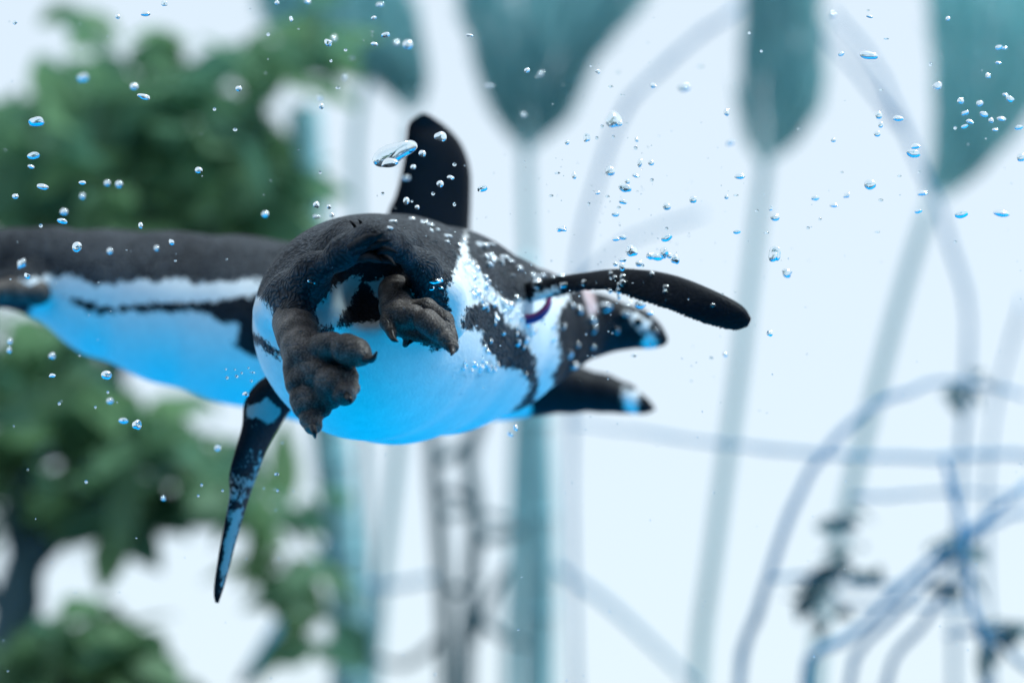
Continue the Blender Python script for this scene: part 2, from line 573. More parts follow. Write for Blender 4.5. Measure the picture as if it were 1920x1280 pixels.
# face: brow and cheek
fd.chain([(1130, 585, 2.60, 28), (1165, 592, 2.60, 20)], .01)
v, q = fd.mesh(); v = relax(v, q, 2)
pp = proj(v)
back = [(380, 250), (868, 250), (862, 470), (848, 516), (838, 563), (848, 594), (853, 650), (800, 650), (742, 606), (700, 604), (640, 612), (600, 640), (545, 660), (524, 625), (516, 594), (491, 562), (462, 548), (380, 545)]
back2 = [(874, 250), (876, 474), (912, 527), (950, 566), (1075, 552), (1090, 400), (1090, 250)]
shoe = [(876, 576), (866, 614), (901, 620), (907, 648), (932, 670), (938, 689), (976, 695), (994, 717), (982, 748), (960, 775), (990, 780), (1010, 720), (1004, 690), (1003, 670), (994, 657), (979, 620), (951, 607), (938, 582), (913, 568)]
head = [(1078, 540), (1060, 570), (1046, 595), (1047, 632), (1051, 670), (1052, 730), (1300, 730), (1300, 500), (1085, 500)]
line = [(440, 604), (478, 624), (500, 640), (532, 662), (528, 676), (495, 655), (476, 641), (440, 620)]
pat = np.maximum.reduce([polysd(pp, x) for x in (back, back2, shoe, head, line)])
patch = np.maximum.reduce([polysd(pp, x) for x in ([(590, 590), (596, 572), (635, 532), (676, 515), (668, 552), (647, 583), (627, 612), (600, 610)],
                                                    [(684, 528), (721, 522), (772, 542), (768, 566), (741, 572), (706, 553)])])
white_face = np.maximum.reduce([polysd(pp, x) for x in ([(1205, 622), (1226, 623), (1230, 652), (1206, 655)],
                                                         [(1178, 592), (1190, 588), (1222, 602), (1212, 620), (1190, 612)],
                                                         [(1096, 545), (1108, 545), (1118, 585), (1106, 590)])])
pat = np.minimum(pat, -np.maximum(patch, -40))
pat = np.minimum(pat, -white_face)
pink = np.clip(polysd(pp, [(1090, 540), (1112, 540), (1122, 586), (1104, 592)]) / 8 + .3, 0, 1) * .9
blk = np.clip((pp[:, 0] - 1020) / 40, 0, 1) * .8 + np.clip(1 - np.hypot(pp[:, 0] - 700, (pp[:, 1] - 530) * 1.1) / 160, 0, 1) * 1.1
parts = [(v, q, dict(pat=np.clip(pat / 9, -3, 3), amp=.10, blk=np.clip(blk, 0, 1), pink=pink, dim=np.clip(patch / 6 + 1, 0, 1) * .75), 0)]  # dim greys the undertail patches, shade of the hollow painted into the white
body_cam = v
body_quads = q

# far (right) flipper, stretched out to the side
fa = [(880, 560, 2.48), (945, 543, 2.43), (1010, 525, 2.39), (1100, 513, 2.34), (1190, 505, 2.30), (1265, 516, 2.28), (1340, 545, 2.265), (1390, 572, 2.26), (1407, 594, 2.26), (1408, 600, 2.26)]
fb = [(880, 600, 2.48), (950, 580, 2.42), (1010, 563, 2.38), (1070, 547, 2.34), (1130, 543, 2.30), (1190, 560, 2.28), (1260, 583, 2.265), (1320, 606, 2.26), (1375, 619, 2.26), (1402, 612, 2.26)]
v, f, al, ac = flipper(fa, fb, [.030, .018, .012, .010, .008, .003], 190, 10, .0006)
pf = proj(v)
wsd = polysd(pf, [(985, 575), (1000, 545), (1040, 533), (1055, 548), (1030, 560), (1000, 590)])
parts.append((v, f, dict(pat=np.clip(1.5 - np.clip(wsd / 8 + 1, 0, 3), -2, 3), amp=.05, blk=.93), 0))
# near (left) flipper hanging down, mottled underside towards the camera
fa = [(600, 640, 2.372), (540, 690, 2.354), (487, 716, 2.336), (459, 752, 2.327), (455, 800, 2.318), (441, 850, 2.309), (430, 892, 2.309), (432, 930, 2.300), (420, 995, 2.300), (408, 1060, 2.300), (401, 1108, 2.300), (403, 1128, 2.300)]
fb = [(640, 760, 2.390), (590, 765, 2.381), (558, 762, 2.381), (543, 772, 2.372), (522, 804, 2.363), (501, 842, 2.354), (486, 882, 2.345), (470, 924, 2.336), (454, 975, 2.327), (438, 1030, 2.318), (423, 1090, 2.309), (410, 1130, 2.300)]
v, f, al, ac = flipper(fa, fb, [.03, .024, .017, .013, .010, .008, .004], 110, 12)
pf = proj(v)
pt = 1.0 - 1.0 * np.exp(-((pf[:, 1] - 905) / 55) ** 2)
wl = np.maximum(polysd(pf, [(464, 765), (500, 745), (528, 770), (520, 782), (505, 795), (480, 782), (458, 790)]),
                polysd(pf, [(440, 955), (458, 950), (448, 985), (434, 1035), (420, 1090), (414, 1105), (414, 1070), (424, 1000)]))
pt = np.minimum(pt, np.clip(-wl / 5, -2, 3))
pt = np.where(ac > .93, 2, pt)
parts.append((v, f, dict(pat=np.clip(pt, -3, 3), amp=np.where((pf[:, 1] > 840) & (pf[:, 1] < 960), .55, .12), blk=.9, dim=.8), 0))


# feet
def foot(chains, lo_pts, k=.0035, h=.0011):
    lo, hi = bbox(lo_pts, .012)
    fo = Field(lo, hi, h)
    for c, kk, op in chains:
        fo.chain(c, kk, op=op)
    vv, qq = fo.mesh()
    return relax(vv, qq, 1), qq


L1 = [([(552, 606, 2.125, 42), (560, 632, 2.09, 42)], .01, 'add'), ([(568, 655, 2.07, 43), (574, 672, 2.062, 42)], .006, 'add'),
      ([(606, 651, 2.05, 28), (622, 650, 2.044, 29)], .0042, 'add'), ([(650, 654, 2.034, 30), (668, 660, 2.028, 28)], .0026, 'add'), ([(680, 667, 2.022, 18)] * 2, .004, 'add'),
      ([(588, 692, 2.052, 32), (600, 702, 2.046, 32)], .0042, 'add'), ([(622, 718, 2.036, 33), (628, 723, 2.034, 33)], .0026, 'add'), ([(646, 738, 2.024, 23)] * 2, .0026, 'add'),
      ([(561, 692, 2.06, 31), (565, 718, 2.052, 31)], .0042, 'add'), ([(571, 748, 2.045, 29), (575, 760, 2.042, 28)], .0026, 'add'), ([(583, 786, 2.036, 22), (587, 797, 2.032, 18)], .0026, 'add'),
      ([(612, 676, 2.058, 16), (648, 688, 2.046, 14), (662, 704, 2.040, 11)], .006, 'add'), ([(640, 696, 2.048, 17), (664, 728, 2.034, 12)], .005, 'add'),
      ([(585, 718, 2.055, 19), (604, 752, 2.045, 16), (610, 770, 2.04, 11)], .006, 'add'), ([(600, 740, 2.046, 18), (626, 754, 2.036, 12)], .005, 'add')]
v, q = foot(L1, [(520, 560, 2.125, 40), (700, 820, 2.0, 20)])
parts.append((v, q, {}, 1))
R1 = [([(742, 548, 2.16, 34), (742, 575, 2.11, 28), (748, 588, 2.09, 24)], .008, 'add'),
      ([(744, 592, 2.09, 22), (775, 594, 2.08, 24)], .004, 'add'), ([(800, 602, 2.07, 24), (824, 621, 2.06, 21)], .002, 'add'), ([(838, 636, 2.055, 18), (848, 650, 2.05, 13)], .002, 'add'),
      ([(758, 580, 2.11, 18), (800, 576, 2.10, 17), (834, 600, 2.09, 16), (848, 634, 2.08, 12)], .003, 'add'),
      ([(728, 576, 2.10, 14), (726, 605, 2.085, 13), (736, 627, 2.075, 10)], .004, 'add'),
      ([(735, 620, 2.09, 9), (780, 630, 2.08, 8), (825, 645, 2.07, 8)], .006, 'add'), ([(768, 625, 2.09, 9), (760, 646, 2.085, 6)], .004, 'add'), ([(798, 632, 2.09, 7), (802, 646, 2.085, 4)], .004, 'add')]
v, q = foot(R1, [(690, 520, 2.16, 20), (870, 670, 2.02, 10)])
parts.append((v, q, {}, 1))

pen1 = empty('penguin', P(690, 780, 2.35))
body1 = assemble('body', parts, pen1)
tag(pen1, 'grey-backed penguin swimming away tail first, feet trailing, black flipper stretched out sideways', 'penguin', None)


def claw(par, pts, r0):
    w_ = [P(*p) for p in pts]
    d = pts[0][2]
    g_ = tube_geo(w_, [r0 * d / F, r0 * .8 * d / F, r0 * .2 * d / F], 8, 9)
    return mesh_obj('claw', *g_, M_CLAW, par)


claw(pen1, [(682, 672, 2.018), (698, 673, 2.012), (707, 659, 2.01)], 8.5)
claw(pen1, [(648, 740, 2.02), (656, 748, 2.01), (658, 757, 2.008)], 9)
claw(pen1, [(586, 797, 2.02), (590, 811, 2.016), (592, 822, 2.016)], 7.5)
claw(pen1, [(845, 648, 2.052), (848, 658, 2.04), (846, 666, 2.035)], 8)
claw(pen1, [(733, 620, 2.075), (737, 634, 2.066), (746, 640, 2.06)], 8)
# tail feathers: stiff dark spikes
for pts, r0 in (([(672, 460, 2.05), (700, 447, 2.01), (722, 435, 1.995)], 10), ([(690, 474, 2.06), (722, 468, 2.02), (747, 474, 2.005)], 9), ([(668, 428, 2.09), (662, 420, 2.06), (656, 414, 2.045)], 4), ([(680, 426, 2.09), (676, 416, 2.06), (672, 412, 2.05)], 4),
                ([(685, 466, 2.05), (710, 457, 2.015), (734, 450, 2.0)], 10), ([(655, 466, 2.06), (690, 447, 2.015), (712, 441, 2.0)], 12), ([(676, 482, 2.06), (700, 480, 2.03), (720, 492, 2.015)], 12), ([(700, 484, 2.06), (726, 486, 2.03), (742, 498, 2.02)], 10), ([(650, 480, 2.07), (680, 466, 2.04), (706, 466, 2.02)], 13), ([(800, 622, 2.085), (770, 640, 2.08), (764, 648, 2.08)], 5)):
    g_ = tube_geo([P(*p) for p in pts], [r0 * 2.0 / F, r0 * .8 * 2.0 / F, .0004], 6, 9)
    mesh_obj('tail_feather', *g_, M_TAIL, pen1)
# eye and the ring-shaped band on the flipper base
g_ = tube_geo([P(1196, 604, 2.588), P(1197, 604.5, 2.578)], [.0052, .0046], 14, 2)
mesh_obj('eye', *g_, M_EYE, pen1)
bc = Q(996, 562, 2.385); bpts = []
for i in range(25):
    a = math.pi * (0.02 + 0.96 * i / 24)
    bpts.append(W(bc + np.array([-.018 * math.cos(a), -.0165 * math.sin(a) + .004 * math.cos(a) * -1, -.012 * math.sin(a)])))
bpts = np.array(bpts)
g_ = tube_geo(bpts, [.0026] * 3, 8, 40)
bd = mesh_obj('flipper_band', *g_, M_BAND, pen1); bd['label'] = 'magenta plastic band round the flipper base'
g_ = tube_geo(bpts + np.array([0.0, .002, -.0042]), [.0026] * 3, 8, 40)
mesh_obj('band_rim', *g_, M_BAND2, bd)

# ------------------------------------------------------------------ the farther penguin
D2 = 2.80
sp2 = [(-150, 470, D2, 12), (-60, 486, D2, 46), (20, 502, D2, 72), (100, 514, D2, 86), (200, 549, D2, 118), (320, 576, D2, 140), (450, 600, D2, 155), (600, 625, D2, 165), (740, 648, D2, 152),
       (850, 670, D2, 124), (940, 695, D2, 92), (1010, 714, D2, 62), (1070, 729, D2, 42), (1130, 737, D2, 33), (1172, 747, D2, 25), (1205, 760, D2, 12), (1224, 767, D2, 5)]
lo, hi = bbox(sp2, .015)
fd = Field(lo, hi, .0034)
fd.chain(sp2, .012)
fd.chain([(40, 540, D2 - .06, 40), (-40, 555, D2 - .06, 22)], .02)
v, q = fd.mesh(); v = relax(v, q, 2)
pp = proj(v)
b1 = [(-300, 200), (1500, 200), (1500, 560), (600, 540), (487, 524), (431, 526), (375, 531), (331, 522), (300, 529), (269, 523), (219, 531), (175, 538), (150, 520), (60, 520), (-300, 545)]
b2 = [(120, 556), (169, 566), (219, 575), (281, 569), (344, 567), (390, 567), (450, 556), (520, 556), (600, 640), (560, 690), (475, 668), (437, 645), (450, 614), (406, 599), (360, 583), (312, 587), (250, 582), (187, 587), (140, 572)]
b3 = [(-300, 520), (45, 540), (62, 572), (40, 640), (-300, 640)]
b4 = [(1004, 640), (998, 757), (990, 800), (1300, 800), (1300, 640)]
pat = np.maximum.reduce([polysd(pp, x) for x in (b1, b2, b3, b4)])
pat = np.minimum(pat, -polysd(pp, [(1168, 725), (1198, 735), (1196, 775), (1170, 775)]))
amp = np.where((pp[:, 0] > 30) & (pp[:, 0] < 190) & (pp[:, 1] > 480) & (pp[:, 1] < 580), .5, .06)
blk = np.clip((pp[:, 0] - 900) / 60, 0, 1) * .9 + np.where((pp[:, 1] > 540) & (pp[:, 0] < 800), .7, 0)
parts = [(v, q, dict(pat=np.clip(pat / 10, -3, 3), amp=amp, blk=np.clip(blk, 0, 1), pink=0), 0)]
fa = [(770, 620, 2.76), (726, 520, 2.74), (726, 410, 2.72), (742, 365, 2.715), (755, 310, 2.71), (761, 262, 2.70), (766, 232, 2.70), (784, 217, 2.70), (798, 215, 2.70)]
fb = [(890, 620, 2.80), (884, 520, 2.79), (881, 440, 2.78), (883, 380, 2.775), (882, 320, 2.765), (868, 275, 2.755), (845, 245, 2.74), (820, 225, 2.72), (802, 216, 2.70)]
v, f, al, ac = flipper(fa, fb, [.03, .02, .014, .012, .009, .003], 60, 10)
pf = proj(v)
parts.append((v, f, dict(pat=2.6, amp=.1, blk=.93), 0))
# trailing foot
FT = [([(70, 548, 2.74, 26), (20, 545, 2.72, 22), (-60, 560, 2.70, 16)], .008, 'add'), ([(20, 548, 2.72, 16), (-50, 540, 2.69, 12)], .006, 'add')]
v, q = foot(FT, [(90, 520, 2.74, 20), (-80, 580, 2.68, 10)], h=.003)
parts.append((v, q, {}, 1))
pen2 = empty('penguin', P(500, 760, D2))
body2 = assemble('body', parts, pen2)
tag(pen2, 'penguin behind the other, white belly, one black flipper raised upright', 'penguin')

# ------------------------------------------------------------------ plants beyond the pool
SB = 1.38      # the plants stand this much farther (and are this much larger) than first laid out


def ground_pt(px, d, dz=0.0):
    """the spot on the planter soil under a pixel column at a distance"""
    p = P(px, 1500, d)
    return np.array([p[0], p[1], PLZ - .02 + dz])


LEAF = []
for i in range(4):
    n = 9
    t = np.linspace(0, 1, n)
    wd = np.sin(np.pi * t ** (.8 + .15 * i)) * (.23 + .03 * i)
    z = -.25 * t ** 2 * (.4 + .3 * i) + .0
    v = []; f = []
    for k in range(n):
        v += [(-wd[k], t[k], z[k] + wd[k] * .35), (0, t[k], z[k]), (wd[k], t[k], z[k] + wd[k] * .35)]
    for k in range(n - 1):
        a = 3 * k
        f += [[a, a + 1, a + 4, a + 3], [a + 1, a + 2, a + 5, a + 4]]
    me = bpy.data.meshes.new('leaf'); me.from_pydata(v, [], f); me.update()
    me.polygons.foreach_set('use_smooth', np.ones(len(f), bool))
    LEAF.append(me)


def add_leaves(root, par, ells, size, mat):
    base = root_loc(par)
    for (cx, cy, rx, ry, d, dd, cnt) in ells:
        for _ in range(cnt):
            while True:
                u = rng.uniform(-1, 1, 2)
                if u @ u < 1: break
            dist = d + rng.uniform(-dd, dd)
            p = P(cx + u[0] * rx, cy + u[1] * ry, dist)
            me = LEAF[rng.integers(4)]
            key = me.name + mat.name
            if key not in LM:
                m2 = me.copy(); m2.materials.append(mat); m2.name = 'leaf'; LM[key] = m2
            o = bpy.data.objects.new('leaf', LM[key])
            COL.objects.link(o)
            o.parent = par
            o.location = tuple(p - base)
            o.rotation_euler = (rng.normal(-.25, .5), rng.normal(0, .5), rng.uniform(0, 6.28))
            s = size * rng.uniform(.75, 1.25)
            o.scale = (s, s, s)


LM = {}


def stem(name, par, pts, radii, mat, seg=8, wob=0.0, n=None):
    return mesh_obj(name, *tube_geo(pts, radii, seg, n, wob), mat, par)


def pts_px(l):
    return [P(*p) for p in l]


# broad-leaved tree
def scl(l):
    return [(a, b, c * SB) for a, b, c in l]


def tree(label, base_px, d, trunk, branches, ells, size):
    d, size = d * SB, size * SB
    trunk = scl(trunk); branches = [(scl(p), [x * SB for x in r2]) for p, r2 in branches]
    ells = [(a, b, c, e, f * SB, g_ * SB, h) for a, b, c, e, f, g_, h in ells]
    r_ = empty('broadleaf_tree', ground_pt(base_px, d))
    tag(r_, label, 'tree')
    tr = stem('trunk', r_, [ground_pt(base_px, d)] + pts_px(trunk), [.05 * SB, .042 * SB, .03 * SB, .02 * SB], M_BARK, 10, .002)
    for b_ in branches:
        stem('branch', r_, pts_px(b_[0]), b_[1], M_BARK, 7, .002)
    add_leaves(r_, r_, ells, size, M_LEAF)
    V, Fc = [], []
    for (cx, cy, rx, ry, d_, dd, cnt) in ells:
        if cnt < 20: continue
        for _ in range(int(cnt * (1.6 if size > .15 * SB else .7))):
            u = rng.uniform(-.68, .68, 2)
            me = LEAF[rng.integers(4)]
            co = np.empty(len(me.vertices) * 3); me.vertices.foreach_get('co', co)
            e = Euler((rng.normal(-.25, .5), rng.normal(0, .5), rng.uniform(0, 6.28))).to_matrix()
            co = co.reshape(-1, 3) @ np.array(e).T * size * rng.uniform(.8, 1.2) + P(cx + u[0] * rx, cy + u[1] * ry, d_ + dd + rng.uniform(-.1, .35))
            o0 = sum(len(x) for x in V)
            V.append(co); Fc += [[k + o0 for k in p.vertices] for p in me.polygons]
    if V:
        fo = mesh_obj('inner_foliage', np.vstack(V), Fc, M_LEAF, r_); fo['kind'] = 'stuff'
    return r_


tree('dark green broad-leaved tree with a dense round crown', -30, 5.3, [(0, 1260, 5.3), (60, 1010, 5.3), (180, 800, 5.35), (260, 480, 5.4), (290, 250, 5.4)],
     [([(60, 1010, 5.3), (-20, 860, 5.25), (-80, 700, 5.2)], [.022, .015, .008]), ([(230, 620, 5.37), (380, 420, 5.3), (500, 250, 5.3)], [.018, .012, .006]),
      ([(260, 500, 5.4), (130, 350, 5.3), (60, 260, 5.3)], [.018, .012, .006]), ([(30, 1120, 5.3), (100, 980, 5.2), (230, 880, 5.15)], [.02, .014, .008])],
     [(270, 290, 250, 150, 5.3, .3, 95), (120, 360, 190, 110, 5.3, .3, 50), (-110, 330, 130, 130, 5.4, .3, 24), (420, 370, 130, 90, 5.3, .25, 32), (330, 110, 120, 70, 5.3, .25, 13), (240, 190, 90, 60, 5.3, .2, 14), (130, 40, 60, 25, 5.3, .2, 5),
      (80, 120, 60, 25, 5.3, .2, 3), (500, 110, 90, 70, 5.3, .2, 12), (570, 60, 70, 60, 5.3, .2, 9), (540, 330, 40, 70, 5.3, .2, 6), (20, 230, 40, 40, 5.3, .2, 5), (520, 180, 50, 50, 5.3, .2, 4)], .155)
tree('green leafy tree with a low spreading crown and forked dark stem', 60, 4.9, [(20, 1270, 4.9), (40, 1150, 4.9), (60, 1040, 4.9), (140, 930, 4.9), (240, 820, 4.9)],
     [([(50, 1080, 4.9), (20, 960, 4.85), (90, 840, 4.8)], [.022, .015, .008]), ([(60, 1060, 4.9), (170, 960, 4.85), (330, 880, 4.85)], [.022, .016, .008]), ([(30, 1180, 4.9), (-40, 1080, 4.9)], [.022, .014])],
     [(90, 670, 140, 90, 4.9, .25, 46), (50, 790, 100, 80, 4.9, .2, 26), (-110, 800, 110, 150, 4.9, .2, 26), (250, 850, 110, 65, 4.9, .2, 26), (270, 930, 120, 45, 4.9, .2, 20), (390, 880, 70, 65, 4.9, .2, 20), (10, 920, 60, 80, 4.9, .2, 14), (150, 900, 50, 60, 4.9, .2, 10), (290, 770, 50, 40, 4.9, .2, 7),
      (520, 930, 60, 70, 4.9, .2, 16), (560, 1060, 50, 70, 4.9, .2, 14), (600, 1180, 50, 60, 4.9, .2, 8)], .14)
tree('low green shrub with upright leaf tips below the forked tree', 170, 4.7, [(170, 1290, 4.7), (175, 1230, 4.7), (178, 1180, 4.7)],
     [([(172, 1280, 4.7), (90, 1220, 4.7), (40, 1170, 4.7)], [.014, .01, .006]), ([(174, 1260, 4.7), (250, 1215, 4.7), (310, 1220, 4.7)], [.014, .01, .006])],
     [(150, 1215, 150, 65, 4.7, .15, 52), (60, 1240, 80, 60, 4.7, .15, 18), (260, 1260, 90, 30, 4.7, .15, 14), (170, 1150, 40, 35, 4.7, .12, 6)], .12)


# bamboo stems
def bamboo(label, top, base_px, d, r0, nodes, mat=M_BAMB, twigs=()):
    d, r0, top = d * SB, r0 * SB, scl(top); twigs = [(scl(a), b * SB) for a, b in twigs]
    r_ = empty('bamboo_stem', ground_pt(base_px, d)); tag(r_, label, 'bamboo', None)
    pts = [ground_pt(base_px, d)] + pts_px(top)
    c = catmull(pts, 40)
    mesh_obj('culm', *tube_geo(pts, [r0, r0, r0 * .95, r0 * .85], 12, 40), mat, r_)
    for k in nodes:
        p = c[int(k * 39)]; u = (c[min(39, int(k * 39) + 1)] - c[int(k * 39)]); u /= np.linalg.norm(u)
        mesh_obj('joint', *tube_geo([p - u * .006, p, p + u * .006], [r0 * .9, r0 * 1.22, r0 * .9], 12, 5), mat, r_)
    for tw, rr in twigs:
        stem('twig', r_, pts_px(tw), [rr, rr * .9, rr * .7], mat if mat is M_DTWIG else M_TWIG, 6)
    return r_


bamboo('thick grey-green bamboo stem with a diagonal side twig', [(1010, 1280, 5.6), (1012, 1000, 5.6), (1004, 780, 5.6), (1000, 600, 5.6)], 1015, 5.6, .040, (.2, .38, .55, .75), M_BAMB,
       [([(1045, 1065, 5.55), (1150, 1140, 5.5), (1310, 1290, 5.45)], .009)])
bamboo('mid-thick bamboo stem beside the green tree', [(655, 1280, 5.5), (645, 1050, 5.5), (622, 850, 5.5), (585, 480, 5.5), (570, 200, 5.5)], 660, 5.5, .044, (.22, .42, .6, .8), M_BAMB,
       [([(640, 1090, 5.5), (720, 1098, 5.5), (820, 1082, 5.5)], .009), ([(630, 1000, 5.5), (560, 1110, 5.4), (450, 1285, 5.3)], .014)])
bamboo('slender bamboo stem with crossing twigs', [(838, 1280, 5.3), (830, 1080, 5.3), (815, 900, 5.3), (806, 760, 5.3)], 842, 5.3, .018, (.3, .5, .75), M_DTWIG,
       [([(815, 970, 5.3), (880, 960, 5.3), (960, 975, 5.3)], .010), ([(812, 860, 5.3), (850, 850, 5.3), (905, 800, 5.3)], .014), ([(835, 1190, 5.3), (760, 1245, 5.3), (690, 1230, 5.3)], .010),
        ([(830, 1100, 5.3), (870, 1105, 5.3), (905, 1090, 5.3)], .010)])
bamboo('thin dark leaning bamboo stem among the crossing twigs', [(872, 1280, 5.2), (880, 1120, 5.2), (892, 960, 5.2), (880, 860, 5.2), (905, 770, 5.2)], 868, 5.2, .018, (.3, .5, .7), M_DTWIG,
       [([(885, 1010, 5.2), (930, 1005, 5.2), (985, 990, 5.2)], .014), ([(880, 1140, 5.2), (940, 1190, 5.2), (1000, 1205, 5.2)], .012), ([(890, 950, 5.2), (860, 925, 5.2), (820, 925, 5.2)], .012), ([(884, 1200, 5.2), (920, 1120, 5.2), (955, 1060, 5.2)], .012)])
bamboo('pale straight bamboo stem behind the thick one', [(958, 1280, 5.9), (965, 1050, 5.9), (972, 820, 5.9), (985, 480, 5.9)], 955, 5.9, .020, (.4, .62), M_BAMB)
bamboo('pale thin bamboo stem rising to a grassy crown', [(690, 1280, 6.2), (684, 900, 6.2), (672, 500, 6.2), (668, 250, 6.2), (700, 100, 6.2)], 692, 6.2, .013, (.3, .55, .8), M_BAMB)


# reeds with tapering plumes
def reed(label, line_, d, prof, seedn, dens=1.0, r0=.015):
    d, r0 = d * SB, r0 * SB
    r_ = empty('plume_reed', ground_pt(line_[0][0], d)); tag(r_, label, 'reed')
    pts = [ground_pt(line_[0][0], d)] + [P(a, b, d) for a, b in line_]
    stem('stalk', r_, pts, [r0 * 1.25, r0 * 1.1, r0, r0 * .9], M_BAMB, 10, n=30)
    V, Fc = [], []
    rg = np.random.default_rng(seedn)
    n = int(1000 * dens)
    ys = np.array([p[0] for p in prof]); xl = np.array([p[1] for p in prof]); xr = np.array([p[2] for p in prof])
    for _ in range(n):
        t0 = rg.uniform(0, 1) ** .8
        y0 = ys[0] + (ys[-1] - ys[0]) * t0
        a = rg.uniform(-1, 1); dz = rg.uniform(-1, 1) * math.sqrt(1 - a * a)
        y1 = y0 - rg.uniform(60, 170)
        def pos(y, a_, s):
            l_, r2 = np.interp(-y, -ys, xl), np.interp(-y, -ys, xr)
            half = (r2 - l_) / 2
            return P((l_ + r2) / 2 + a_ * half * .97, y, d + dz * half * d / F * .9)
        p0, p1, p2 = pos(y0, a * .92, 0), pos((y0 + y1) / 2, a, 0), pos(y1, a * rg.uniform(.9, 1.16), 0)
        wv = rg.normal(0, 1, 3); wv /= np.linalg.norm(wv)
        wd = .007 * SB * rg.uniform(.6, 1.4)
        b_ = len(V)
        V += [p0 - wv * wd * .4, p0 + wv * wd * .4, p1 - wv * wd, p1 + wv * wd, p2]
        Fc += [[b_, b_ + 1, b_ + 3, b_ + 2], [b_ + 2, b_ + 3, b_ + 4]]
    mesh_obj('plume', np.array(V), Fc, M_PLUME, r_, smooth=False)
    return r_


reed('broad feathery reed plume narrowing to the stalk above the raised flipper', [(1000, 1280), (1000, 780), (988, 420), (985, 250)], 6.3,
     [(285, 976, 994), (262, 960, 1012), (235, 935, 1058), (180, 905, 1092), (120, 890, 1108), (60, 872, 1165), (0, 850, 1215), (-120, 820, 1260)], 3, 1.5)
reed('narrow teardrop reed plume on a slightly leaning pale stalk', [(1310, 1280), (1340, 1020), (1385, 700), (1420, 420), (1437, 290)], 6.1,
     [(310, 1426, 1446), (285, 1412, 1466), (255, 1395, 1508), (200, 1378, 1545), (120, 1384, 1550), (40, 1392, 1545), (-120, 1400, 1540)], 4, 1.0)
reed('lopsided reed plume on a strongly leaning stalk by the bare shrub', [(1530, 1270), (1575, 1010), (1640, 740), (1700, 520), (1742, 390)], 5.9,
     [(385, 1738, 1752), (360, 1735, 1790), (310, 1745, 1850), (230, 1748, 1925), (120, 1745, 1990), (0, 1735, 2010), (-120, 1730, 2010)], 5, 1.4)
reed('ragged grey-green reed plume rising between tree and bamboo', [(700, 1280), (760, 700), (772, 400), (770, 230)], 6.2,
     [(215, 765, 785), (190, 740, 800), (140, 690, 805), (95, 590, 800), (50, 500, 790), (0, 470, 770), (-100, 470, 760)], 6, 1.3)

# bare twiggy shrubs and thin climbers
DB = 4.55


def shrub(label, base_px, d, stems, leaves=(), cat='shrub'):
    r_ = empty('bare_shrub', ground_pt(base_px, d)); tag(r_, label, cat)
    for i, (pts, rr) in enumerate(stems):
        w_ = pts_px(pts)
        if pts[0][1] >= 1270: w_ = [ground_pt(base_px + (i - len(stems) / 2) * 12, d)] + w_
        stem('stem' if pts[0][1] >= 1270 else 'twig', r_, w_, rr, M_TWIG if rr[0] < .02 else M_BARK, 8, .0015)
    if leaves:
        add_leaves(r_, r_, leaves, .06, M_LEAF2)
    return r_


shrub('tall arching bare shrub with a curved cane bent over and leafy tufts', 1420, DB, [
    ([(1385, 1280, 4.6), (1430, 1120, 4.6), (1500, 920, 4.6), (1570, 820, 4.6), (1650, 752, 4.6), (1760, 716, 4.6), (1830, 722, 4.6), (1925, 742, 4.6)], [0.0094, 0.0086, 0.0072, 0.0058, 0.0043, 0.0043]),
    ([(1445, 1085, DB), (1530, 1078, DB), (1640, 1098, DB), (1730, 1080, DB)], [0.0043, 0.0050, 0.0043, 0.0029]),
    ([(1560, 1110, DB), (1590, 1130, DB), (1700, 1135, DB), (1830, 1140, DB)], [0.0043, 0.0036, 0.0029]),
    ([(1600, 930, 4.6), (1690, 928, 4.6), (1790, 922, 4.6), (1925, 930, 4.6)], [0.0050, 0.0043, 0.0029])],
    [(1555, 1085, 55, 45, DB, .06, 17), (1600, 1050, 50, 30, DB, .06, 7), (1570, 985, 25, 35, DB, .06, 4), (1545, 1140, 22, 18, DB, .05, 4), (1820, 718, 28, 14, 4.6, .05, 6)])
shrub('dark bare shrub with crossing canes and twig clusters', 1640, 4.35, [
    ([(1510, 1275, 4.35), (1600, 1190, 4.35), (1700, 1090, 4.35), (1810, 1000, 4.35), (1930, 905, 4.35)], [0.0094, 0.0086, 0.0072, 0.0058]),
    ([(1590, 1285, 4.4), (1680, 1150, 4.4), (1780, 1050, 4.4), (1860, 980, 4.4), (1930, 960, 4.4)], [0.0072, 0.0065, 0.0058, 0.0043]),
    ([(1660, 1285, 4.4), (1730, 1170, 4.4), (1800, 1060, 4.4), (1810, 1000, 4.4)], [0.0072, 0.0065, 0.0050]),
    ([(1845, 1290, 4.3), (1825, 1150, 4.3), (1806, 1010, 4.3), (1785, 920, 4.3), (1770, 855, 4.3)], [0.0094, 0.0079, 0.0065, 0.0050]),
    ([(1935, 1260, 4.35), (1880, 1210, 4.35), (1830, 1170, 4.35)], [0.0065, 0.0058, 0.0043]),
    ([(1770, 1190, 4.3), (1840, 1180, 4.3), (1910, 1185, 4.3)], [0.0043, 0.0043, 0.0029])],
    [(1805, 1015, 24, 26, 4.35, .04, 7), (1850, 1190, 60, 16, 4.3, .05, 9), (1800, 1090, 20, 26, 4.35, .04, 4), (1900, 1170, 20, 10, 4.3, .04, 3)])
shrub('long thin tendril strung sideways between the stalks', 1980, 4.8, [
    ([(1060, 795, 5.0), (1180, 808, 5.0), (1350, 832, 4.9), (1530, 850, 4.8), (1750, 858, 4.8), (1940, 858, 4.8), (1990, 1000, 4.8), (2000, 1290, 4.8)][::-1], [0.0072, 0.0065, 0.0065, 0.0058, 0.0043, 0.0029])], cat='vine')
